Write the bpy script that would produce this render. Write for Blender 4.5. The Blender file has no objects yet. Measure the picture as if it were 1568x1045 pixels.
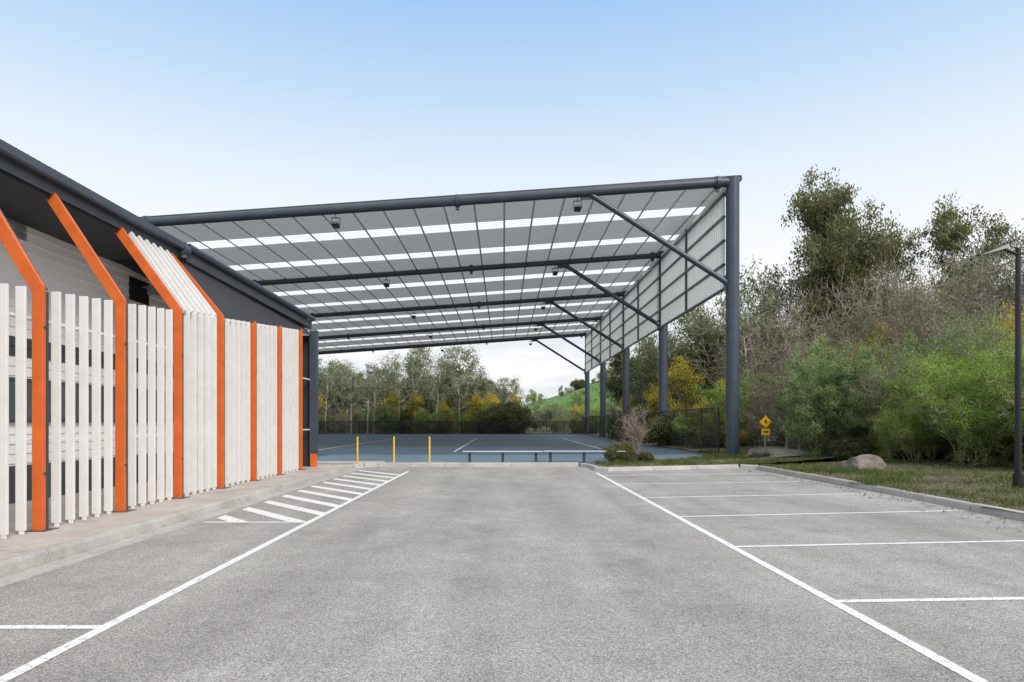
import bpy, math, random
import numpy as np
from mathutils import Vector, Matrix, noise
random.seed(4)
scene=bpy.context.scene
scene.view_settings.view_transform='Standard'
scene.view_settings.look='None'
scene.view_settings.exposure=0

# ---------------------------------------------------------------- materials
def new_mat(name):
    m=bpy.data.materials.new(name); m.use_nodes=True
    nt=m.node_tree; b=nt.nodes['Principled BSDF']
    return m,nt,b
def ramp(nt,fac,stops):
    r=nt.nodes.new('ShaderNodeValToRGB')
    el=r.color_ramp.elements
    while len(el)<len(stops): el.new(0.5)
    for e,(p,c) in zip(el,stops):
        e.position=p; e.color=(c[0],c[1],c[2],1) if len(c)==3 else c
    nt.links.new(fac,r.inputs[0]); return r.outputs[0]
def tex(nt,kind,scale,detail=4,vec=None,rough=0.55):
    n=nt.nodes.new(kind); n.inputs['Scale'].default_value=scale
    if 'Detail' in n.inputs: n.inputs['Detail'].default_value=detail
    if 'Roughness' in n.inputs: n.inputs['Roughness'].default_value=rough
    if vec is None:
        tc=nt.nodes.get('TC') or nt.nodes.new('ShaderNodeTexCoord'); tc.name='TC'
        vec=tc.outputs['Object']
    nt.links.new(vec,n.inputs['Vector']); return n
def mixc(nt,a,b,fac,mode='MIX'):
    m=nt.nodes.new('ShaderNodeMix'); m.data_type='RGBA'; m.blend_type=mode
    for s,v in ((6,a),(7,b)):
        if isinstance(v,(tuple,list)): m.inputs[s].default_value=(v[0],v[1],v[2],1)
        else: nt.links.new(v,m.inputs[s])
    if isinstance(fac,(int,float)): m.inputs[0].default_value=fac
    else: nt.links.new(fac,m.inputs[0])
    return m.outputs[2]
def bump(nt,b,h,strength=0.3,dist=0.01):
    n=nt.nodes.new('ShaderNodeBump'); n.inputs['Strength'].default_value=strength; n.inputs['Distance'].default_value=dist
    nt.links.new(h,n.inputs['Height']); nt.links.new(n.outputs[0],b.inputs['Normal'])
def simple(name,c,rough=0.5,metal=0,var=0.18,scale=3,bs=0.0,fine=40):
    m,nt,b=new_mat(name)
    t=tex(nt,'ShaderNodeTexNoise',scale,6)
    lo=tuple(x*(1-var) for x in c); hi=tuple(min(1,x*(1+var)) for x in c)
    o=ramp(nt,t.outputs[0],[(0.3,lo),(0.7,hi)])
    nt.links.new(o,b.inputs['Base Color'])
    b.inputs['Roughness'].default_value=rough; b.inputs['Metallic'].default_value=metal
    if bs>0:
        f=tex(nt,'ShaderNodeTexNoise',fine,4); bump(nt,b,f.outputs[0],bs,0.01)
    return m

def asphalt_nodes(nt):
    big=tex(nt,'ShaderNodeTexNoise',0.35,5)
    mid=tex(nt,'ShaderNodeTexNoise',2.2,6,rough=0.65)
    fin=tex(nt,'ShaderNodeTexNoise',75,2,rough=0.7)
    vor=tex(nt,'ShaderNodeTexVoronoi',85)
    c=ramp(nt,big.outputs[0],[(0.3,(0.215,0.209,0.202)),(0.7,(0.272,0.266,0.257))])
    mp=nt.nodes.new('ShaderNodeMapping'); mp.inputs['Scale'].default_value=(1.2,.12,1); nt.links.new(nt.nodes['TC'].outputs['Object'],mp.inputs[0])
    tr=tex(nt,'ShaderNodeTexNoise',1.0,4,vec=mp.outputs[0])
    c=mixc(nt,c,ramp(nt,tr.outputs[0],[(0.35,(0.87,)*3),(0.65,(1.13,)*3)]),0.85,'MULTIPLY')
    st=tex(nt,'ShaderNodeTexNoise',0.9,3,rough=0.6)
    c=mixc(nt,c,ramp(nt,st.outputs[0],[(0.28,(0.72,)*3),(0.42,(1,1,1)),(0.58,(1,1,1)),(0.70,(1.22,)*3)]),0.7,'MULTIPLY')
    c=mixc(nt,c,ramp(nt,mid.outputs[0],[(0.3,(0.84,)*3),(0.72,(1.14,)*3)]),0.6,'MULTIPLY')
    c=mixc(nt,c,ramp(nt,fin.outputs[0],[(0.36,(0.5,0.5,0.5)),(0.5,(1.0,1.0,1.0)),(0.64,(1.6,1.58,1.54))]),0.8,'MULTIPLY')
    vc=nt.nodes.new('ShaderNodeSeparateColor'); nt.links.new(vor.outputs['Color'],vc.inputs[0])
    c=mixc(nt,c,ramp(nt,vc.outputs[0],[(0.0,(0.62,0.62,0.62)),(0.45,(1,1,1)),(0.9,(1.08,1.08,1.07)),(1.0,(1.7,1.68,1.62))]),0.55,'MULTIPLY')
    return c,fin,vor
M={}
m,nt,b=new_mat('asphalt'); c,fin,vor=asphalt_nodes(nt)
nt.links.new(c,b.inputs['Base Color']); b.inputs['Roughness'].default_value=0.9; b.inputs['Specular IOR Level'].default_value=0.25
bump(nt,b,fin.outputs[0],0.35,0.005); M['asphalt']=m
m,nt,b=new_mat('road_paint'); c,fin,vor=asphalt_nodes(nt)
w=tex(nt,'ShaderNodeTexNoise',16,6,rough=0.75)
f=ramp(nt,w.outputs[0],[(0.36,(0.25,)*3),(0.47,(1,1,1))])
f2=ramp(nt,fin.outputs[0],[(0.33,(0.3,)*3),(0.45,(1,1,1))])
ff=mixc(nt,f,f2,1.0,'MULTIPLY')
c=mixc(nt,c,(0.78,0.78,0.77),ff); nt.links.new(c,b.inputs['Base Color']); b.inputs['Roughness'].default_value=0.7
bump(nt,b,fin.outputs[0],0.2,0.004); M['paint']=m
def concrete(name,c,bs=0.2):
    m,nt,b=new_mat(name)
    a=tex(nt,'ShaderNodeTexNoise',1.3,7,rough=0.7); d=tex(nt,'ShaderNodeTexNoise',60,3)
    e=tex(nt,'ShaderNodeTexNoise',6,6,rough=0.8)
    o=ramp(nt,a.outputs[0],[(0.3,tuple(x*0.75 for x in c)),(0.65,tuple(x*1.1 for x in c))])
    o=mixc(nt,o,ramp(nt,d.outputs[0],[(0.3,(0.8,)*3),(0.7,(1.12,)*3)]),0.7,'MULTIPLY')
    o=mixc(nt,o,ramp(nt,e.outputs[0],[(0.32,(0.5,0.48,0.45)),(0.48,(1,1,1))]),0.6,'MULTIPLY')
    nt.links.new(o,b.inputs['Base Color']); b.inputs['Roughness'].default_value=0.85
    bump(nt,b,d.outputs[0],bs,0.006); return m
M['kerb']=concrete('kerb_concrete',(0.44,0.42,0.39),0.4)
M['path']=concrete('path_concrete',(0.49,0.44,0.395))
M['gravel']=concrete('pale_gravel',(0.36,0.33,0.29),0.5)
M['court']=simple('court_acrylic_blue',(0.055,0.085,0.12),0.7,var=0.18,scale=0.5)
M['court_lit']=simple('court_acrylic_lit_blue',(0.11,0.17,0.225),0.7,var=0.15,scale=0.5)  # lighter blue: light at the open front edge put into the colour
M['white']=simple('white_powdercoat',(0.74,0.73,0.715),0.45,var=0.05,scale=4)
M['board']=simple('weatherboard_paint',(0.82,0.81,0.79),0.6,var=0.04,scale=1.5)
M['orange']=simple('orange_paint',(0.66,0.135,0.025),0.45,var=0.12,scale=4)
M['steel']=simple('blue_grey_steel_paint',(0.055,0.068,0.09),0.38,var=0.15,scale=2)
M['dark']=simple('charcoal_fascia',(0.05,0.056,0.066),0.42,var=0.15,scale=2)
M['soffit']=simple('dark_soffit',(0.03,0.031,0.035),0.7)
M['black']=simple('black_powdercoat',(0.015,0.015,0.017),0.4)
M['purlin']=simple('galvanised_purlin',(0.80,0.80,0.80),0.5,var=0.05)
M['galv']=simple('galvanised_pole',(0.45,0.46,0.47),0.4,metal=0.5)
M['alu']=simple('aluminium_seat',(0.45,0.49,0.53),0.4,var=0.08)
M['yellow']=simple('yellow_paint',(0.78,0.53,0.03),0.4,var=0.08)
M['sign']=simple('sign_yellow',(0.85,0.50,0.01),0.4,var=0.05)
M['rock']=simple('granite_rock',(0.20,0.165,0.15),0.9,var=0.45,scale=3,bs=0.8,fine=9)
M['glass']=simple('window_glass',(0.07,0.08,0.095),0.12,var=0.1)
M['bark']=simple('pale_gum_bark',(0.48,0.435,0.38),0.9,var=0.4,scale=3,bs=0.5)
M['bark2']=simple('dark_bark',(0.15,0.12,0.095),0.9,var=0.4,scale=4,bs=0.5)
M['twig']=simple('bare_twig',(0.27,0.22,0.18),0.9,var=0.35,scale=2)
def thin(name,dc,tcol,ft,ftr=0):
    m,nt,b=new_mat(name)
    b.inputs['Base Color'].default_value=(*dc,1); b.inputs['Roughness'].default_value=0.55
    t=nt.nodes.new('ShaderNodeBsdfTranslucent'); t.inputs[0].default_value=(*tcol,1)
    mx=nt.nodes.new('ShaderNodeMixShader'); mx.inputs[0].default_value=ft
    nt.links.new(b.outputs[0],mx.inputs[1]); nt.links.new(t.outputs[0],mx.inputs[2]); o=mx.outputs[0]
    if ftr:
        tr=nt.nodes.new('ShaderNodeBsdfTransparent'); m2=nt.nodes.new('ShaderNodeMixShader'); m2.inputs[0].default_value=ftr
        nt.links.new(o,m2.inputs[1]); nt.links.new(tr.outputs[0],m2.inputs[2]); o=m2.outputs[0]
    nt.links.new(o,nt.nodes['Material Output'].inputs[0]); return m
M['sheet']=thin('brightened_roof_sheet',(0.76,0.755,0.745),(0.72,0.715,0.70),0.19)  # opaque sheeting given some translucency to brighten its underside
M['skyl']=thin('fibreglass_skylight',(0.9,0.9,0.88),(0.98,0.98,0.96),0.85,0.3)
M['screen']=thin('screen_cladding',(0.74,0.77,0.75),(0.86,0.90,0.88),0.5)
m,nt,b=new_mat('black_chain_link')
b.inputs['Base Color'].default_value=(0.012,0.012,0.013,1)
tc=nt.nodes.new('ShaderNodeTexCoord')
def wv(ax):
    mp=nt.nodes.new('ShaderNodeMapping'); mp.inputs['Rotation'].default_value=(0,0,ax)
    nt.links.new(tc.outputs['UV'],mp.inputs[0])
    w=nt.nodes.new('ShaderNodeTexWave'); w.inputs['Scale'].default_value=5; w.inputs['Distortion'].default_value=0
    nt.links.new(mp.outputs[0],w.inputs[0]); g=nt.nodes.new('ShaderNodeMath'); g.operation='GREATER_THAN'; g.inputs[1].default_value=0.87
    nt.links.new(w.outputs['Fac'],g.inputs[0]); return g.outputs[0]
mm=nt.nodes.new('ShaderNodeMath'); mm.operation='MAXIMUM'
nt.links.new(wv(math.pi/4),mm.inputs[0]); nt.links.new(wv(-math.pi/4),mm.inputs[1])
tr=nt.nodes.new('ShaderNodeBsdfTransparent'); mx=nt.nodes.new('ShaderNodeMixShader')
nt.links.new(mm.outputs[0],mx.inputs[0]); nt.links.new(tr.outputs[0],mx.inputs[1]); nt.links.new(b.outputs[0],mx.inputs[2])
nt.links.new(mx.outputs[0],nt.nodes['Material Output'].inputs[0]); M['mesh']=m
def leafmat(name,dark,light,alt):
    m,nt,b=new_mat(name)
    at=nt.nodes.new('ShaderNodeAttribute'); at.attribute_name='tone'
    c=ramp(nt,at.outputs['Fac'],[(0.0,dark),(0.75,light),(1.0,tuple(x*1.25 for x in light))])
    oi=nt.nodes.new('ShaderNodeObjectInfo')
    c=mixc(nt,c,alt,ramp(nt,oi.outputs['Random'],[(0.1,(0,0,0)),(1,(0.55,)*3)]))
    nt.links.new(c,b.inputs['Base Color']); b.inputs['Roughness'].default_value=0.55
    b.inputs['Specular IOR Level'].default_value=0.3
    t=nt.nodes.new('ShaderNodeBsdfTranslucent'); nt.links.new(c,t.inputs[0])
    mx=nt.nodes.new('ShaderNodeMixShader'); mx.inputs[0].default_value=0.42
    nt.links.new(b.outputs[0],mx.inputs[1]); nt.links.new(t.outputs[0],mx.inputs[2])
    nt.links.new(mx.outputs[0],nt.nodes['Material Output'].inputs[0]); return m
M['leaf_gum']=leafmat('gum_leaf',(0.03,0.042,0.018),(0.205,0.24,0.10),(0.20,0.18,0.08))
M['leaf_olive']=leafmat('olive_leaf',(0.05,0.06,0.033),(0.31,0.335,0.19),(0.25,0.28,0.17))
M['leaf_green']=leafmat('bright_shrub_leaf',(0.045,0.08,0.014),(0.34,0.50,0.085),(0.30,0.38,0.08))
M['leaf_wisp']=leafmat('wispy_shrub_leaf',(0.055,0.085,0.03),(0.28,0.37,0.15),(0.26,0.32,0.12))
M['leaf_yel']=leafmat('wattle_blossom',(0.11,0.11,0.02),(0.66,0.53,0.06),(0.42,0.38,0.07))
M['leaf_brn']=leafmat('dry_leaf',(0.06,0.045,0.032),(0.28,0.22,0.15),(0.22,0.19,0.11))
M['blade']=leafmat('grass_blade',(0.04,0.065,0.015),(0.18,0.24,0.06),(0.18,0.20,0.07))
m,nt,b=new_mat('ground_grass')
a=tex(nt,'ShaderNodeTexNoise',0.12,5); d=tex(nt,'ShaderNodeTexNoise',3.5,8,rough=0.75); e=tex(nt,'ShaderNodeTexNoise',30,4,rough=0.8)
c1=ramp(nt,e.outputs[0],[(0.3,(0.05,0.08,0.02)),(0.7,(0.14,0.19,0.055))])
c2=ramp(nt,e.outputs[0],[(0.3,(0.075,0.055,0.04)),(0.7,(0.27,0.21,0.155))])
c=mixc(nt,c2,c1,ramp(nt,d.outputs[0],[(0.46,(0,0,0)),(0.62,(1,1,1))]))
h2=tex(nt,'ShaderNodeTexNoise',0.6,7,rough=0.75)
hill=ramp(nt,h2.outputs[0],[(0.3,(0.055,0.10,0.025)),(0.5,(0.095,0.19,0.04)),(0.7,(0.15,0.25,0.06))])
sp=nt.nodes.new('ShaderNodeSeparateXYZ'); nt.links.new(nt.nodes['TC'].outputs['Object'],sp.inputs[0])
mr=nt.nodes.new('ShaderNodeMapRange'); mr.inputs[1].default_value=100; mr.inputs[2].default_value=130
nt.links.new(sp.outputs['Y'],mr.inputs[0]); c=mixc(nt,c,hill,mr.outputs[0])
nt.links.new(c,b.inputs['Base Color']); b.inputs['Roughness'].default_value=0.95
bump(nt,b,e.outputs[0],0.8,0.04); M['grass']=m

# ---------------------------------------------------------------- mesh builder
class MB:
    def __init__(s): s.v=[];s.f=[];s.m=[];s.sm=[]
    def add(s,vs,fs,m,smooth=False):
        o=len(s.v); s.v+= [tuple(p) for p in vs]
        for f in fs: s.f.append([i+o for i in f]); s.m.append(m); s.sm.append(smooth)
    def box(s,x0,x1,y0,y1,z0,z1,m=0):
        vs=[(x0,y0,z0),(x1,y0,z0),(x1,y1,z0),(x0,y1,z0),(x0,y0,z1),(x1,y0,z1),(x1,y1,z1),(x0,y1,z1)]
        s.add(vs,[(0,3,2,1),(4,5,6,7),(0,1,5,4),(1,2,6,5),(2,3,7,6),(3,0,4,7)],m)
    def hexa(s,a,bq,m=0):
        s.add(list(a)+list(bq),[(0,3,2,1),(4,5,6,7),(0,1,5,4),(1,2,6,5),(2,3,7,6),(3,0,4,7)],m)
    def beam(s,p0,p1,w,h,m=0,up=(0,0,1)):
        p0=Vector(p0);p1=Vector(p1);d=(p1-p0).normalized();u=Vector(up)
        r=d.cross(u)
        if r.length<1e-3: r=d.cross(Vector((1,0,0)))
        r.normalize(); u=r.cross(d).normalized(); r*=w/2;u*=h/2
        s.hexa([p0-r-u,p0+r-u,p0+r+u,p0-r+u],[p1-r-u,p1+r-u,p1+r+u,p1-r+u],m)
    def cyl(s,p0,p1,r0,r1=None,n=12,m=0,cap=True):
        if r1 is None:r1=r0
        p0=Vector(p0);p1=Vector(p1);d=(p1-p0)
        if d.length<1e-6:return
        d.normalize(); a=d.orthogonal().normalized(); b=d.cross(a)
        vs=[]
        for p,r in((p0,r0),(p1,r1)):
            for i in range(n):
                t=2*math.pi*i/n; vs.append(p+(a*math.cos(t)+b*math.sin(t))*r)
        s.add(vs,[(i,(i+1)%n,n+(i+1)%n,n+i) for i in range(n)],m,True)
        if cap: s.add([vs[i] for i in range(n)],[tuple(range(n))[::-1]],m); s.add([vs[n+i] for i in range(n)],[tuple(range(n))],m)
    def obj(s,name,mats,parent=None,bevel=0,coll=None):
        me=bpy.data.meshes.new(name); me.from_pydata(s.v,[],s.f)
        for k in mats: me.materials.append(M[k])
        me.polygons.foreach_set('material_index',s.m); me.polygons.foreach_set('use_smooth',s.sm); me.update()
        o=bpy.data.objects.new(name,me); scene.collection.objects.link(o)
        if parent: o.parent=parent
        if bevel:
            md=o.modifiers.new('bevel','BEVEL'); md.width=bevel; md.segments=2; md.limit_method='ANGLE'
        return o
def empty(name):
    e=bpy.data.objects.new(name,None); scene.collection.objects.link(e); return e

# ---------------------------------------------------------------- ground
rng=np.random.default_rng(7)
def hz(x,y):
    h=15.5*math.exp(-((x-44)/39)**2-((y-172)/38)**2)+9*math.exp(-((x+60)/60)**2-((y-230)/50)**2)+10*math.exp(-((x-120)/50)**2-((y-150)/70)**2)
    h+=1.6*noise.noise(Vector((x*.05,y*.05,0))) if h>2 else 0
    return h if y>86 or x>60 else 0
xs=sorted(set([-2500,-1200,-600,-300,-200]+list(range(-150,201,5))+[260,400,800,1500,2500]))
ys=sorted(set([-2500,-1000,-300,-100,-40]+list(range(-20,301,5))+[340,420,600,1000,2500]))
g=MB(); vs=[(x,y,hz(x,y)) for y in ys for x in xs]; nx=len(xs)
g.add(vs,[(j*nx+i,j*nx+i+1,(j+1)*nx+i+1,(j+1)*nx+i) for j in range(len(ys)-1) for i in range(nx-1)],0,True)
g.obj('ground',['grass'])
g=MB(); g.add([(-5.0,-14,.004),(8.5,-14,.004),(8.5,23,.004),(-5.0,23,.004)],[(0,1,2,3)],0); g.obj('car_park_asphalt',['asphalt'])
# painted markings
g=MB()
def strip(x0,y0,x1,y1,w,z=.008):
    d=Vector((x1-x0,y1-y0)).normalized(); n=Vector((-d.y,d.x))*w/2
    g.add([(x0-n.x,y0-n.y,z),(x1-n.x,y1-n.y,z),(x1+n.x,y1+n.y,z),(x0+n.x,y0+n.y,z)],[(0,1,2,3)],0)
strip(-3.1,-6,-3.1,20.6,.10); strip(2.93,-6,2.93,20.0,.10)
for y,s in((3.1,.04),(5.64,.055),(8.12,.10),(10.7,.14),(13.4,.15),(16.3,.15),(18.9,.17)):
    strip(2.98,y,8.2,y+s*5.2,.085)
for y in(-.1,2.4,4.93): strip(-5.0,y,-3.15,y,.09)
strip(-4.78,10.1,-3.15,10.1,.09,)
z=.008
for i in range(11):
    yl=10.55+i*1.02; yr=yl-1.75; w=.34; XA=-4.78
    p=[(XA,yl),(-3.15,yr),(-3.15,yr+w),(XA,yl+w)]
    if yr<10.15:
        dx=-3.15-XA
        t=(yl-10.15)/(yl-yr); xa=XA+dx*t; t2=min(1,(yl+w-10.15)/(yl-yr)); xb=XA+dx*t2
        yb=yl+w-(yl-yr)*t2
        p=[(XA,yl),(xa,10.15),(xb,max(yb,10.15)),(XA,yl+w)]
        if t2>=1: p=[(XA,yl),(xa,10.15),(-3.15,10.15),(-3.15,yr+w),(XA,yl+w)]
    g.add([(a,bb,z) for a,bb in p],[tuple(range(len(p)))],0)
g.obj('parking_line_markings',['paint'])
# kerbs
def kerb(pts,name,w=.16,h=.13,side=1,seg=2.4):
    g=MB()
    for (a,bq) in zip(pts[:-1],pts[1:]):
        a=Vector(a);bq=Vector(bq);L=(bq-a).length; n=max(1,round(L/seg)); d=(bq-a)/n; dn=d.normalized(); nn=Vector((-dn.y,dn.x))*side
        for k in range(n):
            p=a+d*k+dn*.006; q=a+d*(k+1)-dn*.006
            j=random.uniform(-.008,.008)
            prof=[(0,0),(.03,h*.75),(.055,h),(w,h),(w,0)]
            vs=[];
            for e in(p,q):
                for (o,zz) in prof: vs.append((e.x+nn.x*(o+j),e.y+nn.y*(o+j),zz+(j*.5 if zz>0.05 else 0)))
            m=len(prof)
            fs=[(i,i+1,m+i+1,m+i) for i in range(m-1)]+[tuple(range(m))[::-1],tuple(range(m,2*m))]
            g.add(vs,fs,0)
    return g.obj(name,['kerb'],bevel=.006)
kerb([(-5.15,-10),(-5.15,22.0),(-4.95,22.55),(-4.5,22.7),(2.7,22.7)],'kerb',side=1,w=.2,h=.15)
kerb([(2.7,22.7),(2.95,22.2),(3.0,20.9),(3.4,20.55),(8.2,22.0),(8.65,21.6),(8.6,15.8),(8.35,10),(8.3,-8)],'kerb',side=1,w=.2,h=.13,seg=1.6)
g=MB(); g.box(-5.14,-4.86,-10,22.4,0,.012); g.obj('kerb_gutter',['kerb'])
g=MB(); y=-10
while y<22:
    y2=min(y+1.5,22.4); g.box(-9.0,-5.35,y+.006,y2-.006,.02,.12)
    y+=1.5
g.box(-9.0,-4.5,22.92,24.2,.02,.12)
g.obj('concrete_footpath',['path'],bevel=.004)
# court
g=MB()
g.add([(-27,22.9,.10),(3.0,22.9,.10),(4.6,24.6,.10),(9.7,27.6,.10),(9.7,83,.10),(-27,83,.10)],[(0,1,2,3,4,5)],0)
g.add([(-12,30,.104),(7.6,30,.104),(7.6,76,.104),(-12,76,.104)],[(0,1,2,3)],0)
g.add([(-4.4,22.95,.104),(2.9,22.95,.104),(4.5,24.7,.104),(8.9,27.6,.104),(8.9,29.4,.104),(-8,29.4,.104),(-8,24.3,.104),(-4.4,24.3,.104)],[tuple(range(8))],1)  # front strip of the court, its brighter light painted in as lighter blue
def cl(x0,y0,x1,y1,w=.08):
    d=Vector((x1-x0,y1-y0)).normalized(); n=Vector((-d.y,d.x))*w/2; zz=.108
    g.add([(x0-n.x,y0-n.y,zz),(x1-n.x,y1-n.y,zz),(x1+n.x,y1+n.y,zz),(x0+n.x,y0+n.y,zz)],[(0,1,2,3)],2)
for xx in(-10,-2.5,5.5): cl(xx,32,xx,60)
cl(-10,46,5.5,46);cl(-10,60,5.5,60)
g.obj('sports_court',['court','court_lit','paint'])

# ---------------------------------------------------------------- court canopy
can=empty('court_canopy')
H=lambda x:12.83-.0695*(10.8-x)
Y0=28.9;BAY=12.55;XL=-26;XR=10.75;YS=[Y0+BAY*i for i in range(5)]
g=MB();gs=MB()
def roofstrip(mb,ya,yb):
    pitch=.30; n=max(1,int(round((yb-ya)/pitch))); st=(yb-ya)/n
    prof=[]
    for i in range(n):
        y=ya+i*st; prof+=[(y,0),(y+st*.6,0),(y+st*.7,.03),(y+st*.9,.03)]
    prof.append((yb,0))
    vs=[];nxx=8
    for k in range(nxx+1):
        x=XL+(XR-XL)*k/nxx
        for (y,zz) in prof: vs.append((x,y,H(x)-.04+zz))
    m=len(prof)
    mb.add(vs,[(k*m+i,k*m+i+1,(k+1)*m+i+1,(k+1)*m+i) for k in range(nxx) for i in range(m-1)],0)
for y in YS[:-1]:
    for a,bq,t in((0,.31,0),(.31,.41,1),(.41,.70,0),(.70,.79,1),(.79,1,0)):
        roofstrip(gs if t else g,y+a*BAY,y+bq*BAY)
g.obj('roof_sheets',['sheet'],can); gs.obj('skylight_sheets',['skyl'],can)
g=MB(); x=XL+.3
while x<10.4:
    g.box(x-.05,x+.05,Y0+.1,YS[-1]-.1,H(x)-.085,H(x)-.055); x+=1.43
g.obj('purlins',['purlin'],can)
g=MB()
for i,y in enumerate(YS):
    r=.215 if i==0 else .17
    dz=0.02 if i==0 else .10
    g.cyl((XL,y,H(XL)-dz-r),(10.45,y,H(10.45)-dz-r),r,r,20)
    g.cyl((10.45,y,0.1),(10.45,y,H(10.45)-.05),.30,.30,24)
    g.cyl((10.45,y,0.1),(10.45,y,0.14),.46,.46,24)
    for k in range(8):
        a=k*math.pi/4+.2; g.cyl((10.45+.39*math.cos(a),y+.39*math.sin(a),.13),(10.45+.39*math.cos(a),y+.39*math.sin(a),.2),.03,.03,6)
    g.cyl((XL+1.2,y,0.1),(XL+1.2,y,H(XL)-.05),.30,.30,16)
    g.cyl((3.84,y,H(3.84)-dz-.25),(10.3,y,7.9),.125,.125,14)
    g.beam((10.3,y,7.6),(10.3,y,8.3),.5,.05,up=(0,1,0))
    g.beam((3.5,y,H(3.6)-dz-.42),(4.3,y,H(4.3)-dz-.42),.04,.3)
    for xx in(-16.3,-2.1,9.75):
        zz=H(xx)-dz-r; g.cyl((xx-.07,y,zz-.005),(xx+.07,y,zz+.005),r+.085,r+.085,20)
        g.cyl((xx-.16,y,zz-.01),(xx+.16,y,zz+.01),r+.03,r+.03,20)
        g.box(xx-.08,xx+.08,y-.06,y+.06,zz-r-.2,zz-r+.02)
g.obj('tube_frames',['steel'],can)
g=MB()
g.beam((XL,Y0-.02,H(XL)-.0),(XR+.05,Y0-.02,H(XR+.05)-.0),.10,.06)
g.beam((XL,YS[-1],H(XL)-.05),(XR,YS[-1],H(XR)-.05),.10,.2)
g.beam((XR+.05,Y0-.05,H(XR)-.08),(XR+.05,YS[-1],H(XR)-.08),.14,.2)
g.beam((XL,Y0,H(XL)-.12),(XL,YS[-1],H(XL)-.12),.2,.25)
g.obj('edge_flashing',['dark'],can)
g=MB(); XS=10.22
for i in range(4):
    ya,yb=YS[i]+.34,YS[i+1]-.34
    n=int((yb-ya)/.3); st=(yb-ya)/n; prof=[]
    for k in range(n): prof+=[(ya+k*st,0),(ya+k*st+st*.75,0),(ya+k*st+st*.82,.02),(ya+k*st+st*.93,.02)]
    prof.append((yb,0)); m_=len(prof)
    vs=[(XS+o_,a,zz) for zz in(7.7,H(XS)-.3) for a,o_ in prof]
    g.add(vs,[(k,k+1,m_+k+1,m_+k) for k in range(m_-1)],0)
g.obj('side_screen_cladding',['screen'],can)
g=MB()
for zz in(7.72,8.85,9.95,11.05,12.1):
    g.box(XS-.14,XS-.03,Y0+.2,YS[-1]-.2,zz-.055,zz+.055)
for i in range(4):
    ym=(YS[i]+YS[i+1])/2; g.box(XS-.14,XS-.02,ym-.05,ym+.05,7.7,12.3)
g.obj('side_screen_girts',['steel'],can)
g=MB()
for i,y in enumerate(YS):
    for xx in(-7.65,3.38):
        zt=H(xx)-(.44 if i==0 else .46)
        g.cyl((xx,y,zt+.02),(xx,y,zt-.16),.025,.025,8)
        g.box(xx-.2,xx+.2,y-.03,y+.03,zt-.2,zt-.16)
        g.box(xx-.2,xx-.175,y-.03,y+.03,zt-.52,zt-.2); g.box(xx+.175,xx+.2,y-.03,y+.03,zt-.52,zt-.2)
        g.hexa([(xx-.15,y-.2,zt-.50),(xx+.15,y-.2,zt-.50),(xx+.15,y+.16,zt-.62),(xx-.15,y+.16,zt-.62)],
               [(xx-.15,y-.16,zt-.40),(xx+.15,y-.16,zt-.40),(xx+.15,y+.2,zt-.50),(xx-.15,y+.2,zt-.50)])
g.obj('floodlights',['dark'],can)

# ---------------------------------------------------------------- left building
bl=empty('clubhouse_building')
YB0,YB1=-3,21.3; XW=-9.0
g=MB(); zz=.12; k=0
while zz<5.4:
    h=.18; z1=min(zz+h,5.42)
    cls=1 if (2.86<zz+.09<3.1) else 0
    g.hexa([(XW-.2,YB0,zz),(XW+.022,YB0,zz),(XW+.022,YB1,zz),(XW-.2,YB1,zz)],[(XW-.2,YB0,z1),(XW+.004,YB0,z1),(XW+.004,YB1,z1),(XW-.2,YB1,z1)],cls)
    zz+=h
g.box(-19.8,XW-.2,YB1-.2,YB1,.1,5.4,0); g.box(-20,-19.8,YB0,YB1,.1,6.9,0); g.box(-19.8,XW-.2,YB0,YB0+.2,.1,5.4,0)
g.obj('weatherboard_walls',['board','dark'],bl)
g=MB()
y=4.0
while y<20:
    g.box(XW-.05,XW+.06,y,y+1.7,1.66,2.36,0)
    for a,bq,c,d in((y-.05,y+1.75,2.36,2.42),(y-.05,y+1.75,1.6,1.66),(y-.05,y,1.66,2.36),(y+1.7,y+1.75,1.66,2.36),(y+.83,y+.87,1.66,2.36)):
        g.box(XW+.0,XW+.075,a,bq,c,d,1)
    y+=1.85
g.box(XW,XW+.05,YB0,YB1,.12,.8,2)
g.obj('windows',['glass','dark','dark'],bl)
g=MB()
for k in range(6): g.hexa([(XW,11.0,5.0+k*.055),(XW+.06,11.0,5.0+k*.055),(XW+.06,11.9,5.0+k*.055),(XW,11.9,5.0+k*.055)],[(XW,11.0,5.045+k*.055),(XW+.03,11.0,5.045+k*.055),(XW+.03,11.9,5.045+k*.055),(XW,11.9,5.045+k*.055)],0)
g.obj('wall_vent',['galv'],bl)
g=MB(); g.box(XW,XW+.05,15.2,16.0,4.55,5.1,0); g.cyl((XW+.05,15.7,4.95),(XW+.3,15.7,4.95),.03,.03,8,1); g.box(XW+.22,XW+.42,15.6,15.82,4.75,4.97,1)
g.obj('wall_light',['black','galv'],bl)
g=MB()
g.hexa([(-7.42,YB0,5.72),(-20.4,YB0,7.6),(-20.4,14.8,7.6),(-7.42,14.8,5.72)][::-1],[(-7.42,YB0,5.78),(-20.4,YB0,7.66),(-20.4,14.8,7.66),(-7.42,14.8,5.78)][::-1],0)
g.hexa([(-7.5,14.8,5.70),(-6.6,21.6,5.12),(-20.4,21.6,7.6),(-20.4,14.8,7.6)],[(-7.5,14.8,5.76),(-6.6,21.6,5.18),(-20.4,21.6,7.66),(-20.4,14.8,7.66)],0)
y=YB0
while y<14.7:
    g.cyl((-7.38,y,5.745),(-7.8,y,5.805),.018,.018,6,0); y+=.12
g.obj('metal_roof',['dark'],bl)
g=MB()
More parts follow.
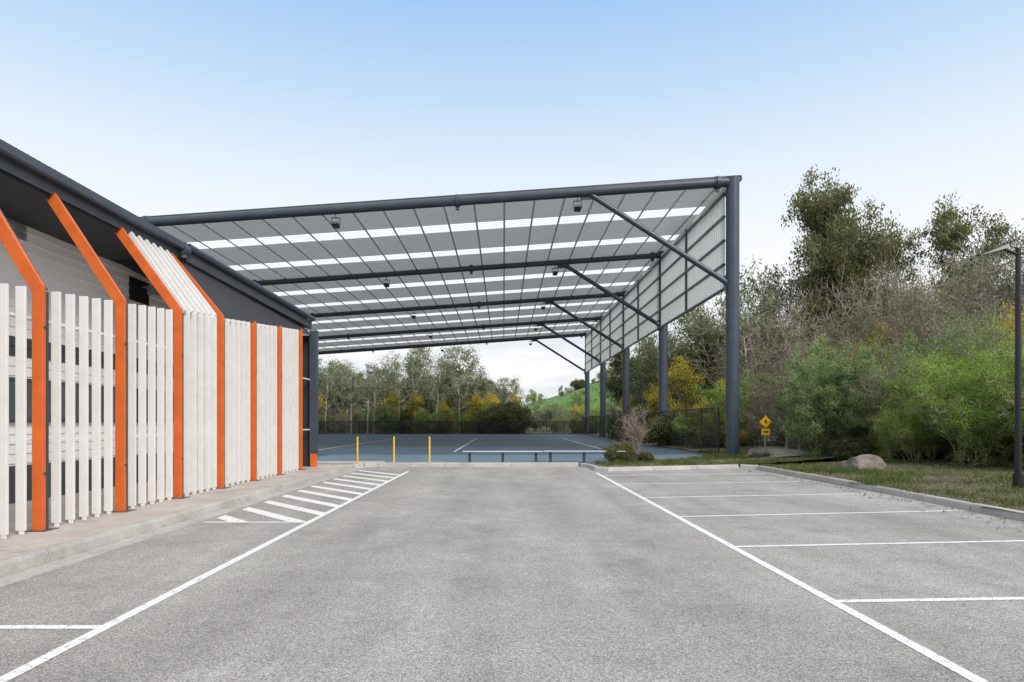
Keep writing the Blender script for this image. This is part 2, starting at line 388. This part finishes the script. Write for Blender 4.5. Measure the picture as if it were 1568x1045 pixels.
g.box(-7.56,-7.44,YB0,14.8,5.36,5.56,0)
prof=[(-7.44,5.55),(-7.33,5.55),(-7.30,5.58),(-7.30,5.71),(-7.34,5.73),(-7.44,5.73)]
vs=[(x,yy,z_) for yy in(YB0,14.8) for x,z_ in prof]
g.add(vs,[(i,(i+1)%6,6+(i+1)%6,6+i) for i in range(6)]+[tuple(range(6)),tuple(range(6,12))],1)
g.box(XW,-7.5,YB0,14.8,5.30,5.355,2)
g.beam((-7.44,14.75,5.52),(-6.6,21.6,4.95),.14,.34,0)
g.cyl((-7.33,14.75,5.68),(-6.5,21.6,5.12),.09,.09,12,1)
g.add([(-7.5,14.8,5.34),(-6.65,21.5,4.80),(-9.0,21.5,4.80),(-9.0,14.8,5.34)],[(0,1,2,3)],2)
g.add([(-6.38,14.45,3.9),(-6.38,21.2,4.53),(-6.72,21.2,4.8),(-7.48,14.45,5.36)],[(0,1,2,3)],2)
g.add([(-7.48,14.45,5.36),(-9,14.45,5.36),(-6.38,14.45,3.9)],[(0,1,2)],2)
g.box(-8.99,-6.36,21.22,21.28,.12,4.5,2)
for p in((-7.38,14.6,5.6),(-6.62,21.2,5.08)):
    g.cyl((p[0],p[1],p[2]-.22),(p[0],p[1],p[2]+.14),.08,.08,12,1); g.cyl((p[0],p[1]-.1,p[2]-.02),(p[0],p[1]+.12,p[2]-.02),.13,.13,12,1)
g.obj('eave_and_gutter',['dark','steel','soffit'],bl)

# batten screen
sc=empty('batten_screen_fence')
XF=-6.3; top=lambda y:3.40+.095*(y-8.65)
FY=[8.65+1.85*i for i in range(-5,7)]
g=MB()
for a,bq in zip(FY[:-1],FY[1:]):
    n=6
    for k in range(1,n+0):
        y=a+.06+(bq-a-.06)*k/n
        j=random.uniform(-.003,.003)
        g.box(XF-.125+j,XF+j,y-.02,y+.02,.17,top(y)+.02+j,0)
        g.box(XF-.085,XF-.02,y-.015,y+.015,.12,.17,0)
for zz in(3.02,1.36): g.box(XF-.17,XF-.13,FY[0],21.05,zz-.02,zz+.02,0)
ya,yb=FY[7],FY[8]; n=7
for k in range(1,n):
    y=ya+(yb-ya)*k/n
    g.beam((XF-.06,y,top(y)+.02),(-7.45,y,5.36),.05,.13,0,up=(0.8,0,0.5))
g.obj('white_battens',['white'],sc,bevel=.005)
g=MB()
for i,y in enumerate(FY):
    zt=top(y)
    g.hexa([(XF-.12,y-.03,.12),(XF+.03,y-.03,.12),(XF+.03,y+.03,.12),(XF-.12,y+.03,.12)],
           [(XF-.12,y-.03,zt-.03),(XF+.03,y-.03,zt+.06),(XF+.03,y+.03,zt+.06),(XF-.12,y+.03,zt-.03)],0)
    g.box(XF-.09,XF+.0,y+.032,y+.13,.12,zt,1)
    g.box(XF-.2,XF+.1,y-.1,y+.2,.12,.13,1)
    for b_ in (.9,2.9): g.cyl((XF+.03,y,b_),(XF+.045,y,b_),.018,.018,8,1)
    if i<=8:
        g.hexa([(XF-.12,y-.03,zt-.03),(XF+.03,y-.03,zt+.06),(XF+.03,y+.03,zt+.06),(XF-.12,y+.03,zt-.03)],
               [(-7.60,y-.03,5.34),(-7.43,y-.03,5.40),(-7.43,y+.03,5.40),(-7.60,y+.03,5.34)],0)
        g.hexa([(XF-.10,y+.032,zt-.02),(XF+.0,y+.032,zt+.04),(XF+.0,y+.12,zt+.04),(XF-.10,y+.12,zt-.02)],
               [(-7.59,y+.032,5.34),(-7.45,y+.032,5.38),(-7.45,y+.12,5.38),(-7.59,y+.12,5.34)],1)
g.box(XF-.16,XF+.08,21.08,21.30,.55,4.66,1); g.box(XF-.14,XF+.06,21.08,21.24,.12,.55,0)
g.obj('orange_frames',['orange','steel'],sc,bevel=.004)

# ---------------------------------------------------------------- street furniture
def bollard(x,y,name):
    g=MB(); g.cyl((x,y,.1),(x,y,1.06),.032,.032,14,0); g.cyl((x,y,1.06),(x,y,1.085),.032,.015,14,0)
    g.cyl((x,y,.1),(x,y,.115),.08,.08,14,1); g.obj(name,['yellow','galv'])
for x in(-5.28,-3.97,-2.68): bollard(x,22.95 if x>-5 else 22.9,'yellow_bollard')
def bench(x0,x1,y,name):
    g=MB(); n=3
    for k in range(3): g.box(x0,x1,y-.17+k*.12,y-.17+k*.12+.105,.505,.54,0)
    for k in range(n):
        x=x0+.25+(x1-x0-.5)*k/(n-1)
        g.box(x-.05,x+.05,y-.03,y+.04,.1,.47,1); g.box(x-.05,x+.05,y-.16,y+.18,.445,.503,1); g.box(x-.1,x+.1,y-.1,y+.1,.1,.112,1)
    g.obj(name,['alu','dark'],bevel=.004)
bench(-1.5,1.45,23.4,'long_bench'); bench(1.5,4.5,23.6,'long_bench')
def fence(pts,h,name,sp=2.6):
    g=MB()
    for a,bq in zip(pts[:-1],pts[1:]):
        a=Vector(a);bq=Vector(bq);L=(bq-a).length;n=max(1,round(L/sp))
        for k in range(n+1):
            p=a.lerp(bq,k/n); g.cyl((p.x,p.y,0),(p.x,p.y,h+.04),.04,.04,8,0)
        for zz in(.12,h): g.cyl((a.x,a.y,zz),(bq.x,bq.y,zz),.028,.028,8,0)
    o=g.obj(name,['black'])
    me=bpy.data.meshes.new('chain_link_mesh'); V=[];F=[];U=[]
    for a,bq in zip(pts[:-1],pts[1:]):
        o_=len(V);L=(Vector(bq)-Vector(a)).length
        V+=[(a[0],a[1],.12),(bq[0],bq[1],.12),(bq[0],bq[1],h),(a[0],a[1],h)];F.append((o_,o_+1,o_+2,o_+3));U+=[(0,0),(L,0),(L,h),(0,h)]
    me.from_pydata(V,[],F); l=me.uv_layers.new(name='UVMap')
    for i,u in enumerate(U): l.data[i].uv=u
    me.materials.append(M['mesh']); c=bpy.data.objects.new('chain_link_mesh',me); scene.collection.objects.link(c); c.parent=o
fence([(10.15,29.9),(10.0,81.5)],2.3,'chain_link_fence')
fence([(10.0,81.8),(-34,81.8)],1.7,'chain_link_fence',2.2)
# street lamp
g=MB(); lx,ly=11.05,13.6
g.cyl((lx,ly,0),(lx,ly,.5),.10,.10,14); g.cyl((lx,ly,.5),(lx,ly,5.35),.065,.05,14)
g.cyl((lx,ly,0.1),(lx,ly,.14),.17,.17,14)
g.cyl((lx,ly,5.2),(lx-.35,ly,5.33),.03,.03,10); g.cyl((lx,ly,5.2),(lx+.35,ly,5.33),.03,.03,10)
for s in(-1,1):
    g.hexa([(lx+s*.25,ly-.1,5.33),(lx+s*.25,ly+.1,5.33),(lx+s*.86,ly+.07,5.17),(lx+s*.86,ly-.07,5.17)],[(lx+s*.25,ly-.07,5.42),(lx+s*.25,ly+.07,5.42),(lx+s*.86,ly+.04,5.21),(lx+s*.86,ly-.04,5.21)])
g.obj('street_lamp',['black'])
g=MB(); sx,sy=12.4,30
g.cyl((sx,sy,0),(sx,sy,1.95),.03,.03,10,1)
r=.29
g.hexa([(sx-r,sy-.05,1.62),(sx,sy-.05,1.62-r),(sx+r,sy-.05,1.62),(sx,sy-.05,1.62+r)],[(sx-r,sy-.04,1.62),(sx,sy-.04,1.62-r),(sx+r,sy-.04,1.62),(sx,sy-.04,1.62+r)],0)
g.box(sx-.2,sx+.2,sy-.05,sy-.04,1.0,1.3,0)
g.box(sx-.03,sx+.03,sy-.056,sy-.052,1.52,1.72,2); g.box(sx-.09,sx+.09,sy-.056,sy-.052,1.63,1.66,2); g.box(sx-.12,sx+.12,sy-.056,sy-.052,1.12,1.18,2)
g.obj('warning_sign',['sign','galv','black'])
g=MB()
for k in range(3): g.cyl((12.3+k*.55,27.5,0),(12.3+k*.55,27.5,.95),.02,.02,8)
g.cyl((12.3,27.5,.95),(13.4,27.5,.82),.02,.02,8); g.obj('handrail',['galv'])
def vh(x,y):
    base=.115 if x<9.6 else min(.30,.115+(x-9.6)*.06)
    return base+.035*noise.noise(Vector((x*.9,y*.9,0)))+.012*noise.noise(Vector((x*4,y*4,3)))
g=MB(); n=44; V=[]; W=6
for j in range(n+1):
    t=j/n; cx=11.3+3.0*t+.25*math.sin(t*5); y=25+8.5*t
    for i in range(W+1):
        x=cx+(i/W-.5)*1.7; V.append((x,y,vh(x,y)+.02+.03*math.sin(math.pi*i/W)-.02*(i in(0,W))))
g.add(V,[(j*(W+1)+i,j*(W+1)+i+1,(j+1)*(W+1)+i+1,(j+1)*(W+1)+i) for j in range(n) for i in range(W)],0,True)
g.obj('gravel_path',['gravel'])
def rock(x,y,s,name,seed,sq=(1,.75,.5)):
    import bmesh
    bm=bmesh.new(); bmesh.ops.create_icosphere(bm,subdivisions=4,radius=1)
    rr=np.random.default_rng(seed); pl=[(Vector(rr.normal(size=3)).normalized(),rr.uniform(.62,.9)) for _ in range(16)]
    for v in bm.verts:
        p=v.co.copy()
        for n,d in pl:
            t=p.dot(n)-d
            if t>0:p-=n*t*.9
        p+=p.normalized()*noise.noise(p*3+Vector((seed,0,0)))*.07
        v.co=Vector((p.x*sq[0],p.y*sq[1],p.z*sq[2]))*s
    me=bpy.data.meshes.new(name); bm.to_mesh(me); me.materials.append(M['rock'])
    o=bpy.data.objects.new(name,me); o.location=(x,y,.12+s*.16); o.rotation_euler=(0,0,seed); scene.collection.objects.link(o)
rock(10.75,19,.66,'boulder',3,(1,.8,.72)); rock(10.6,26.5,.62,'boulder',8,(1,.8,.6)); rock(8.98,15.2,.10,'boulder',2); rock(9.9,19.3,.16,'boulder',11)

# ---------------------------------------------------------------- vegetation
def unit(v): return v/ (np.linalg.norm(v)+1e-9)
def tree_mesh(name,seed,height=12,trunk_r=.25,start=.35,spread=.9,up=.15,wig=.18,levels=2,kids=(3,2,2),segs=(6,4,3),ratio=(.42,.5,.6),
              leaf=None,bark='bark',per=45,lrad=.5,lsize=.16,droop=.4,stems=1,sides=5,taper=.75,flat=.7,rmin=.006,shape=None):
    r=np.random.default_rng(seed); mb=MB(); tips=[]
    def grow(p,d,L,rad,lev):
        n=segs[min(lev,len(segs)-1)]; rr=rad
        for s in range(n):
            d=unit(d+r.normal(size=3)*wig*(0.5 if lev==0 else 1)+np.array([0,0,up*(1 if lev else .3)]))
            q=p+d*L/n; r2=rad*(1-(taper)*(s+1)/n)
            mb.cyl(p,q,rr,max(r2,rmin),max(3,sides-lev),0,False); rr=max(r2,rmin); p=q
            fr=(s+1)/n
            if lev<levels and (lev>0 or fr>=start):
                for c in range(kids[min(lev,len(kids)-1)]):
                    o=r.normal(size=3); o-=d*np.dot(o,d); o=unit(o); cd=unit(d*.55+o*spread)
                    f=ratio[min(lev,len(ratio)-1)]*((1.15-.55*fr) if lev==0 else .9)*r.uniform(.6,1.25)
                    grow(p,cd,L*f,rr*.62+.002,lev+1)
            if lev==levels and s>=n-2: tips.append(p.copy())
        if lev<levels and lev>0: tips.append(p.copy())
    for s in range(stems):
        d=np.array([0,0,1.0])
        if stems>1: d=unit(d+np.append(r.normal(size=2)*.45,0))
        grow(np.append(r.normal(size=2)*(.25 if stems>1 else 0),-.1),d,height*(r.uniform(.65,1) if stems>1 else .9),trunk_r,0)
    nv=len(mb.v); mats=[bark]
    tone=np.full(nv,.5)
    V=mb.v;F=mb.f;MI=mb.m
    if leaf:
        mats.append(leaf); T=np.array(tips); k=len(T)
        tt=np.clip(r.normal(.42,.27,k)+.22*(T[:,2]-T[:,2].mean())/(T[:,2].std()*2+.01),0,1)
        cnt=np.maximum(1,(per*r.uniform(.1,1.8,k)).astype(int)); idx=np.repeat(np.arange(k),cnt); n=len(idx)
        C=T[idx]+r.normal(size=(n,3))*lrad*np.array([1,1,flat])
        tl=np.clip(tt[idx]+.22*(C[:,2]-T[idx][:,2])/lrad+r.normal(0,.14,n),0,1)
        U=r.normal(size=(n,3)); U[:,2]-=droop*2.5; U/=np.linalg.norm(U,axis=1)[:,None]
        W=np.cross(U,r.normal(size=(n,3))); W/=np.linalg.norm(W,axis=1)[:,None]
        s=lsize*r.uniform(.6,1.4,n)[:,None]
        q=np.stack([C-U*s,C+W*s*.42,C+U*s,C-W*s*.42],1).reshape(-1,3)
        V=V+[tuple(a) for a in q]; base=nv+4*np.arange(n)
        F=F+[[b_,b_+1,b_+2,b_+3] for b_ in base.tolist()]; MI=MI+[1]*n
        tone=np.concatenate([tone,np.repeat(tl,4)])
    me=bpy.data.meshes.new(name); me.from_pydata(V,[],F)
    for kx in mats: me.materials.append(M[kx])
    me.polygons.foreach_set('material_index',MI)
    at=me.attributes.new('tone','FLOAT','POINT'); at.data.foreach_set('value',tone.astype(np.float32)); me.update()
    me['h']=max(p[2] for p in V)
    return me
def place(me,name,x,y,h,rot=None,parent=None,wx=1.0,z=None):
    o=bpy.data.objects.new(name,me); s=h/me['h']; o.scale=(s*wx,s*wx,s)
    o.location=(x,y,hz(x,y) if z is None else z); o.rotation_euler=(0,0,random.uniform(0,6.28) if rot is None else rot)
    scene.collection.objects.link(o)
    if parent:o.parent=parent
    return o
P={}
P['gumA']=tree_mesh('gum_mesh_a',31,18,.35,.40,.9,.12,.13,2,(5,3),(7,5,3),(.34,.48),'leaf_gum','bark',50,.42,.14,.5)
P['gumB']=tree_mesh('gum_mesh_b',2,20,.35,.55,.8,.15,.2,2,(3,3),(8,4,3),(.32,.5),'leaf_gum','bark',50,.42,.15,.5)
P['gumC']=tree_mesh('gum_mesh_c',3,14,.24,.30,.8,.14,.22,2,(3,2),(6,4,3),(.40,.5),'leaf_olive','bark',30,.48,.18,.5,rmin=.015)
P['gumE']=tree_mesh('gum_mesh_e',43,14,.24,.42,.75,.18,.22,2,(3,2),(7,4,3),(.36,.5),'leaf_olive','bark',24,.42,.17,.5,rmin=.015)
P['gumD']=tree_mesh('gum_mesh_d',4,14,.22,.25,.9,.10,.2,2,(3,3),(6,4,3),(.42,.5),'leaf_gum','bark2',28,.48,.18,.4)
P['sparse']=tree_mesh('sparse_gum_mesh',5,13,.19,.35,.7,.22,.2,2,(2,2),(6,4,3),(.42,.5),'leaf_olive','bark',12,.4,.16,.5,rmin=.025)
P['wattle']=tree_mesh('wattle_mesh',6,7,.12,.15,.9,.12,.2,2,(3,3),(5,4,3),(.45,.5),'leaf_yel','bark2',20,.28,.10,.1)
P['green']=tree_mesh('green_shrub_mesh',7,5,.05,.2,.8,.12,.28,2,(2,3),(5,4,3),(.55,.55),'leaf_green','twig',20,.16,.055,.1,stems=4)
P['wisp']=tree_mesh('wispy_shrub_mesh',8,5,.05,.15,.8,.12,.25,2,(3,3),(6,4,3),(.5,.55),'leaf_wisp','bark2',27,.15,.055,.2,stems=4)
P['bareA']=tree_mesh('bare_tree_mesh_a',9,9,.10,.2,.8,.12,.2,3,(3,2,2),(5,4,3,3),(.5,.55,.6),None,'twig',sides=5,taper=.7,stems=2,rmin=.012)
P['bareD']=tree_mesh('bare_tree_mesh_d',29,9,.09,.15,.75,.16,.24,3,(3,2,2),(6,4,3,3),(.5,.55,.6),'leaf_olive','twig',3,.3,.07,.2,sides=5,taper=.7,stems=2,rmin=.012)
P['bareB']=tree_mesh('bare_tree_mesh_b',10,7,.06,.1,.75,.10,.26,3,(3,2,2),(5,4,3,3),(.55,.55,.6),'leaf_brn','twig',3,.25,.05,.1,stems=3,sides=5,rmin=.010)
P['bareC']=tree_mesh('bare_tree_mesh_c',11,6,.05,.1,.7,.06,.3,3,(3,2,2),(5,4,3,3),(.6,.6,.6),'leaf_wisp','twig',8,.25,.06,.1,stems=3,sides=5,rmin=.009)
P['under']=tree_mesh('understorey_mesh',17,5,.045,.45,.8,.14,.2,3,(2,2,2),(6,4,3,2),(.5,.55,.6),'leaf_green','twig',8,.2,.05,.1,stems=6,sides=5,rmin=.008)
P['small']=tree_mesh('sapling_mesh',12,2.2,.035,.2,.7,.25,.15,3,(3,2,2),(5,4,3,2),(.6,.55,.6),None,'twig',sides=6,taper=.7)
P['bush']=tree_mesh('bush_mesh',13,2.5,.04,.05,1.0,.05,.25,2,(4,3),(4,3,3),(.6,.6),'leaf_gum','bark2',50,.20,.09,.1,stems=4)

place(P['gumA'],'gum_tree',23.4,45,20.6,.3,wx=.78)
place(P['gumA'],'gum_tree',26.2,49,16.5,2.3,wx=.8)
place(P['gumB'],'gum_tree',39.5,60,22.6,1.0,wx=.9)
place(P['gumB'],'gum_tree',41.5,62,21.3,3.6,wx=.9)
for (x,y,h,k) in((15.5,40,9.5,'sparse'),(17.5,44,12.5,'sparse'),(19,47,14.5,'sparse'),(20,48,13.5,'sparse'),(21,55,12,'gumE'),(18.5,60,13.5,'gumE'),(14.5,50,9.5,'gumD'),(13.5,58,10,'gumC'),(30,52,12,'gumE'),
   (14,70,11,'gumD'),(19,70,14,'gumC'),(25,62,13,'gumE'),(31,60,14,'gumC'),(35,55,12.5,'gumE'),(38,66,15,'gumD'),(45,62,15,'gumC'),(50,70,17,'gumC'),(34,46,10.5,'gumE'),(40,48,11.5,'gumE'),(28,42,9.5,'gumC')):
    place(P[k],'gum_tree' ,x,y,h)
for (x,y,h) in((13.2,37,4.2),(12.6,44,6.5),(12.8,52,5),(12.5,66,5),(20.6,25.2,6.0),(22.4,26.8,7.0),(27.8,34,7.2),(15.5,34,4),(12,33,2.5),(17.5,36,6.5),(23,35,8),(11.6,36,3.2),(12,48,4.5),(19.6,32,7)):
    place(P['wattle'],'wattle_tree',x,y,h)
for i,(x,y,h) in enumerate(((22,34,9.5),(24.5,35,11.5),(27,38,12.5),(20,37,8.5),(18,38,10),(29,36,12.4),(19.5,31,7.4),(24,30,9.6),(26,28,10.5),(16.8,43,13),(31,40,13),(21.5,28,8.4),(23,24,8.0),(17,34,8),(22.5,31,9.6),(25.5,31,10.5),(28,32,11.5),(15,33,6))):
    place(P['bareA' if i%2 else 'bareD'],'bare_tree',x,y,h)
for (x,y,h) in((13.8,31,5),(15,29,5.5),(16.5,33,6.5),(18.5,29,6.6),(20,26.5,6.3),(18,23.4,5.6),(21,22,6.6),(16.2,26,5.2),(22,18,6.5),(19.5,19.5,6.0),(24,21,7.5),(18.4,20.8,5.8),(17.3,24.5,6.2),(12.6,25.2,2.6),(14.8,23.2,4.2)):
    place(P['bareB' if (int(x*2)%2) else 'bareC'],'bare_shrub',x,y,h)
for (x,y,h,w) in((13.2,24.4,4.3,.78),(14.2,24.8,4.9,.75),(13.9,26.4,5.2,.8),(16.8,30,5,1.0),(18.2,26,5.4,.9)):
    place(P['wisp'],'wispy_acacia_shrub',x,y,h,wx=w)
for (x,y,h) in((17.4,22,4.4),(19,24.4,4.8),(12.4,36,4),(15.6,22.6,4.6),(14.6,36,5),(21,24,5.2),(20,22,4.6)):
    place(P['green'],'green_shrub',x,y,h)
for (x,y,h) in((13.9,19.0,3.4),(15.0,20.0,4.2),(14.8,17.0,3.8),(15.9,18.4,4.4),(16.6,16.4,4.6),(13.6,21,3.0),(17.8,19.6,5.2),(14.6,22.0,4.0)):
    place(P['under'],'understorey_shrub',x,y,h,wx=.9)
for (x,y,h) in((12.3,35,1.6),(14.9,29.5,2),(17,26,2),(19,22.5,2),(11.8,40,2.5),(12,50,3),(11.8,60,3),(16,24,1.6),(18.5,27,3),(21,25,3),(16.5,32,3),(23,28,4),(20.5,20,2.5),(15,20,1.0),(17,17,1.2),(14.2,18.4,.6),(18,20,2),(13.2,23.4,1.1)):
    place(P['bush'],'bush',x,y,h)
place(P['small'],'bare_sapling',5.15,24.6,2.25,.5,z=.12); place(P['small'],'bare_sapling',5.0,24.7,1.9,2.5,z=.12)
place(P['bush'],'bush',4.45,24.0,.8,z=.12); place(P['bush'],'bush',5.5,24.1,.4,z=.12)

dt=empty('distant_trees')
r=random.Random(21)
def far(k,x,y,h): place(P[k],'tree_'+k,x,y,h,parent=dt)
for i in range(80):
    x=r.uniform(-46,3); y=r.uniform(92,118); h=r.choice((r.uniform(6,10),r.uniform(10,15)))
    px=771+970*x/y
    if px>690: h=r.uniform(5.5,10.5)
    if px>775: h=r.uniform(3,5)
    far(r.choice(['gumC','gumD','gumE','sparse','gumE','gumC']),x,y,h)
for x in(-17.5,-16.4,-18.6,-9,-24,-12,-21,-6,-14.5): far('sparse',x,85+r.random()*3,r.uniform(8,12))
for i in range(75):
    x=r.uniform(-44,2); y=r.uniform(84,98); h=r.uniform(2.0,5.0)
    far(r.choice(['wattle','bareC','bareA','bareD','wisp','green','bareB','bush','wisp']),x,y,h)
for i in range(30):
    x=r.uniform(0,15); y=r.uniform(84,102); far(r.choice(['wattle','bareC','bareD','wisp','green','bush','gumE','gumC']),x,y,r.uniform(2.4,5.0))
for i in range(16):
    far('wattle',r.uniform(-30,4),r.uniform(86,96),r.uniform(3.5,6.5))
for i in range(24):
    x=r.uniform(20,60); y=r.uniform(84,125); far(r.choice(['gumC','gumD']),x,y,r.uniform(10,15))
for i in range(80):
    x=r.uniform(-120,130); y=r.uniform(180,235); far(r.choice(['gumC','gumD','gumE']),x,y,r.uniform(6,11))
for i in range(50):
    x=r.uniform(-6,44); y=r.uniform(130,178); far(r.choice(['gumC','bareD','bush','bareC','wisp','green']),x,y,r.uniform(1.2,4.0))
for i in range(26):
    x=r.uniform(50,130); y=r.uniform(40,130); far(r.choice(['gumC','gumD']),x,y,r.uniform(11,17))
for i in range(16):
    x=r.uniform(-120,-45); y=r.uniform(60,130); far(r.choice(['gumC','gumD']),x,y,r.uniform(9,14))

# verge (raised soil)
def edge(y):
    if y<10:return 8.55
    if y<15.8:return 8.55+(y-10)/5.8*.25
    return 8.85
def ok(x,y):
    if y<22.0 and x>edge(y)-.1: return True
    if 20.9<y and x>3.25:
        if y< 20.9+(x-3.4)*.30+.1: return False
        if x<9.75 and y>24.6+(x-4.6)*.588-.0: return False
        if x<4.6 and y>22.9+(x-3.0)*1.06: return False
        return True
    return False
x0,x1,y0,y1,st=3.2,34,-8,44,.2
nx=int((x1-x0)/st);ny=int((y1-y0)/st);V=[];F=[]
for j in range(ny+1):
    for i in range(nx+1): V.append((x0+i*st,y0+j*st,vh(x0+i*st,y0+j*st)))
for j in range(ny):
    for i in range(nx):
        a=j*(nx+1)+i
        if ok(x0+(i+.5)*st,y0+(j+.5)*st): F.append((a,a+1,a+nx+2,a+nx+1))
g=MB(); g.add(V,F,0,True); g.obj('grass_verge',['grass'])
V=[];F=[];T=[]
rr=np.random.default_rng(5); cnt=0; tries=0
while cnt<36000 and tries<250000:
    tries+=1
    if rr.random()<.25: x=rr.uniform(3.3,10);y=rr.uniform(21,28)
    else: x=8.6+rr.exponential(3.2);y=rr.uniform(8,32)
    if x>22 or not ok(x,y): continue
    if y>25 and abs(x-(11.3+3.0*(y-25)/8.5))<.95: continue
    dn=noise.noise(Vector((x*.55,y*.55,7)))+.5*noise.noise(Vector((x*2.2,y*2.2,1)))
    if dn<.05+.25*rr.normal(): continue
    z0=vh(x,y)-.01; a=rr.uniform(0,6.28); h=rr.uniform(.03,.12)*(1.8 if dn>.35 else 1); w=.010
    l=rr.normal(0,.4,2)*h
    o=len(V); V+=[(x-w*math.cos(a),y-w*math.sin(a),z0),(x+w*math.cos(a),y+w*math.sin(a),z0),(x+l[0],y+l[1],z0+h)]
    F.append((o,o+1,o+2)); t=float(np.clip(rr.normal(.55,.25),0,1)); T+=[t*.5,t*.5,t]; cnt+=1
me=bpy.data.meshes.new('grass_blades'); me.from_pydata(V,[],F); me.materials.append(M['blade'])
at=me.attributes.new('tone','FLOAT','POINT'); at.data.foreach_set('value',T)
o=bpy.data.objects.new('grass_blades',me); scene.collection.objects.link(o)
V=[];F=[];T=[]
for i in range(22000):
    if rr.random()<.93:
        x=8.6+rr.exponential(3);y=rr.uniform(8,32)
        if not ok(x,y):continue
        z0=vh(x,y)+.015
    else:
        x=rr.uniform(7.2,8.3);y=rr.uniform(5,21);z0=.014
        if rr.random()>((x-7.2)/1.1)**2: continue
    a=rr.uniform(0,6.28);s=rr.uniform(.015,.05);u=np.array([math.cos(a),math.sin(a),rr.normal(0,.3)])*s;w=np.array([-math.sin(a),math.cos(a),rr.normal(0,.3)])*s*.4
    c=np.array([x,y,z0+s*.25]);o=len(V);V+=[tuple(c-u),tuple(c+w),tuple(c+u),tuple(c-w)];F.append((o,o+1,o+2,o+3));T+=[float(rr.uniform(.1,1))]*4
me=bpy.data.meshes.new('leaf_litter'); me.from_pydata(V,[],F); me.materials.append(M['leaf_brn'])
at=me.attributes.new('tone','FLOAT','POINT'); at.data.foreach_set('value',T)
o=bpy.data.objects.new('leaf_litter',me); scene.collection.objects.link(o)

# ---------------------------------------------------------------- sky & light
EL=math.radians(40); AZ=math.radians(142)
w=bpy.data.worlds.new('World'); scene.world=w; w.use_nodes=True; nt=w.node_tree
bg=nt.nodes['Background']; bg.inputs[1].default_value=0.12
sky=nt.nodes.new('ShaderNodeTexSky'); sky.sky_type='NISHITA'; sky.sun_disc=False
sky.sun_elevation=EL; sky.sun_rotation=AZ; sky.dust_density=1.0; sky.air_density=1.0
tc=nt.nodes.new('ShaderNodeTexCoord'); sp=nt.nodes.new('ShaderNodeSeparateXYZ'); nt.links.new(tc.outputs['Generated'],sp.inputs[0])
mp=nt.nodes.new('ShaderNodeMapping'); mp.inputs['Scale'].default_value=(1,1,5); nt.links.new(tc.outputs['Generated'],mp.inputs[0])
nz=nt.nodes.new('ShaderNodeTexNoise'); nz.inputs['Scale'].default_value=3.5; nz.inputs['Detail'].default_value=7; nt.links.new(mp.outputs[0],nz.inputs['Vector'])
k=10.6
veil=ramp(nt,sp.outputs['Z'],[(0.0,(.80,.80,.80)),(0.24,(.80,.81,.82)),(0.36,(.64,.72,.81)),(0.46,(.45,.60,.78)),(0.56,(.30,.485,.76)),(0.72,(.55,.62,.72)),(0.9,(.95,.95,.95))])  # white overhead is out of view, added to brighten level surfaces
vs_=nt.nodes.new('ShaderNodeVectorMath'); vs_.operation='SCALE'; vs_.inputs['Scale'].default_value=k; nt.links.new(veil,vs_.inputs[0])
cl_=mixc(nt,(0.72,0.77,0.84),(1.0,1.0,1.0),ramp(nt,nz.outputs[0],[(0.42,(0,0,0)),(0.56,(1,1,1))]))
low=ramp(nt,sp.outputs['Z'],[(0.10,(1,1,1)),(0.20,(0,0,0))])
cl2=mixc(nt,(1.0,1.0,1.0),cl_,low)
hz_=mixc(nt,vs_.outputs[0],cl2,1.0,'MULTIPLY')
c=mixc(nt,hz_,sky.outputs[0],0.06)
nt.links.new(c,bg.inputs[0])
sd=bpy.data.lights.new('sun','SUN'); sd.energy=3.2; sd.angle=math.radians(22); sd.color=(1,.93,.85)
so=bpy.data.objects.new('sun',sd); scene.collection.objects.link(so)
dirv=Vector((math.sin(AZ)*math.cos(EL),math.cos(AZ)*math.cos(EL),math.sin(EL)))
so.rotation_euler=dirv.to_track_quat('Z','Y').to_euler(); so.location=(0,0,40)

cam=bpy.data.cameras.new('camera'); cam.sensor_width=36; cam.lens=22.27; cam.shift_x=.0083; cam.shift_y=.0794; cam.clip_end=6000; cam.clip_start=.05
co=bpy.data.objects.new('camera',cam); co.location=(0,0,1.6); co.rotation_euler=(math.radians(90),0,0); scene.collection.objects.link(co); scene.camera=co
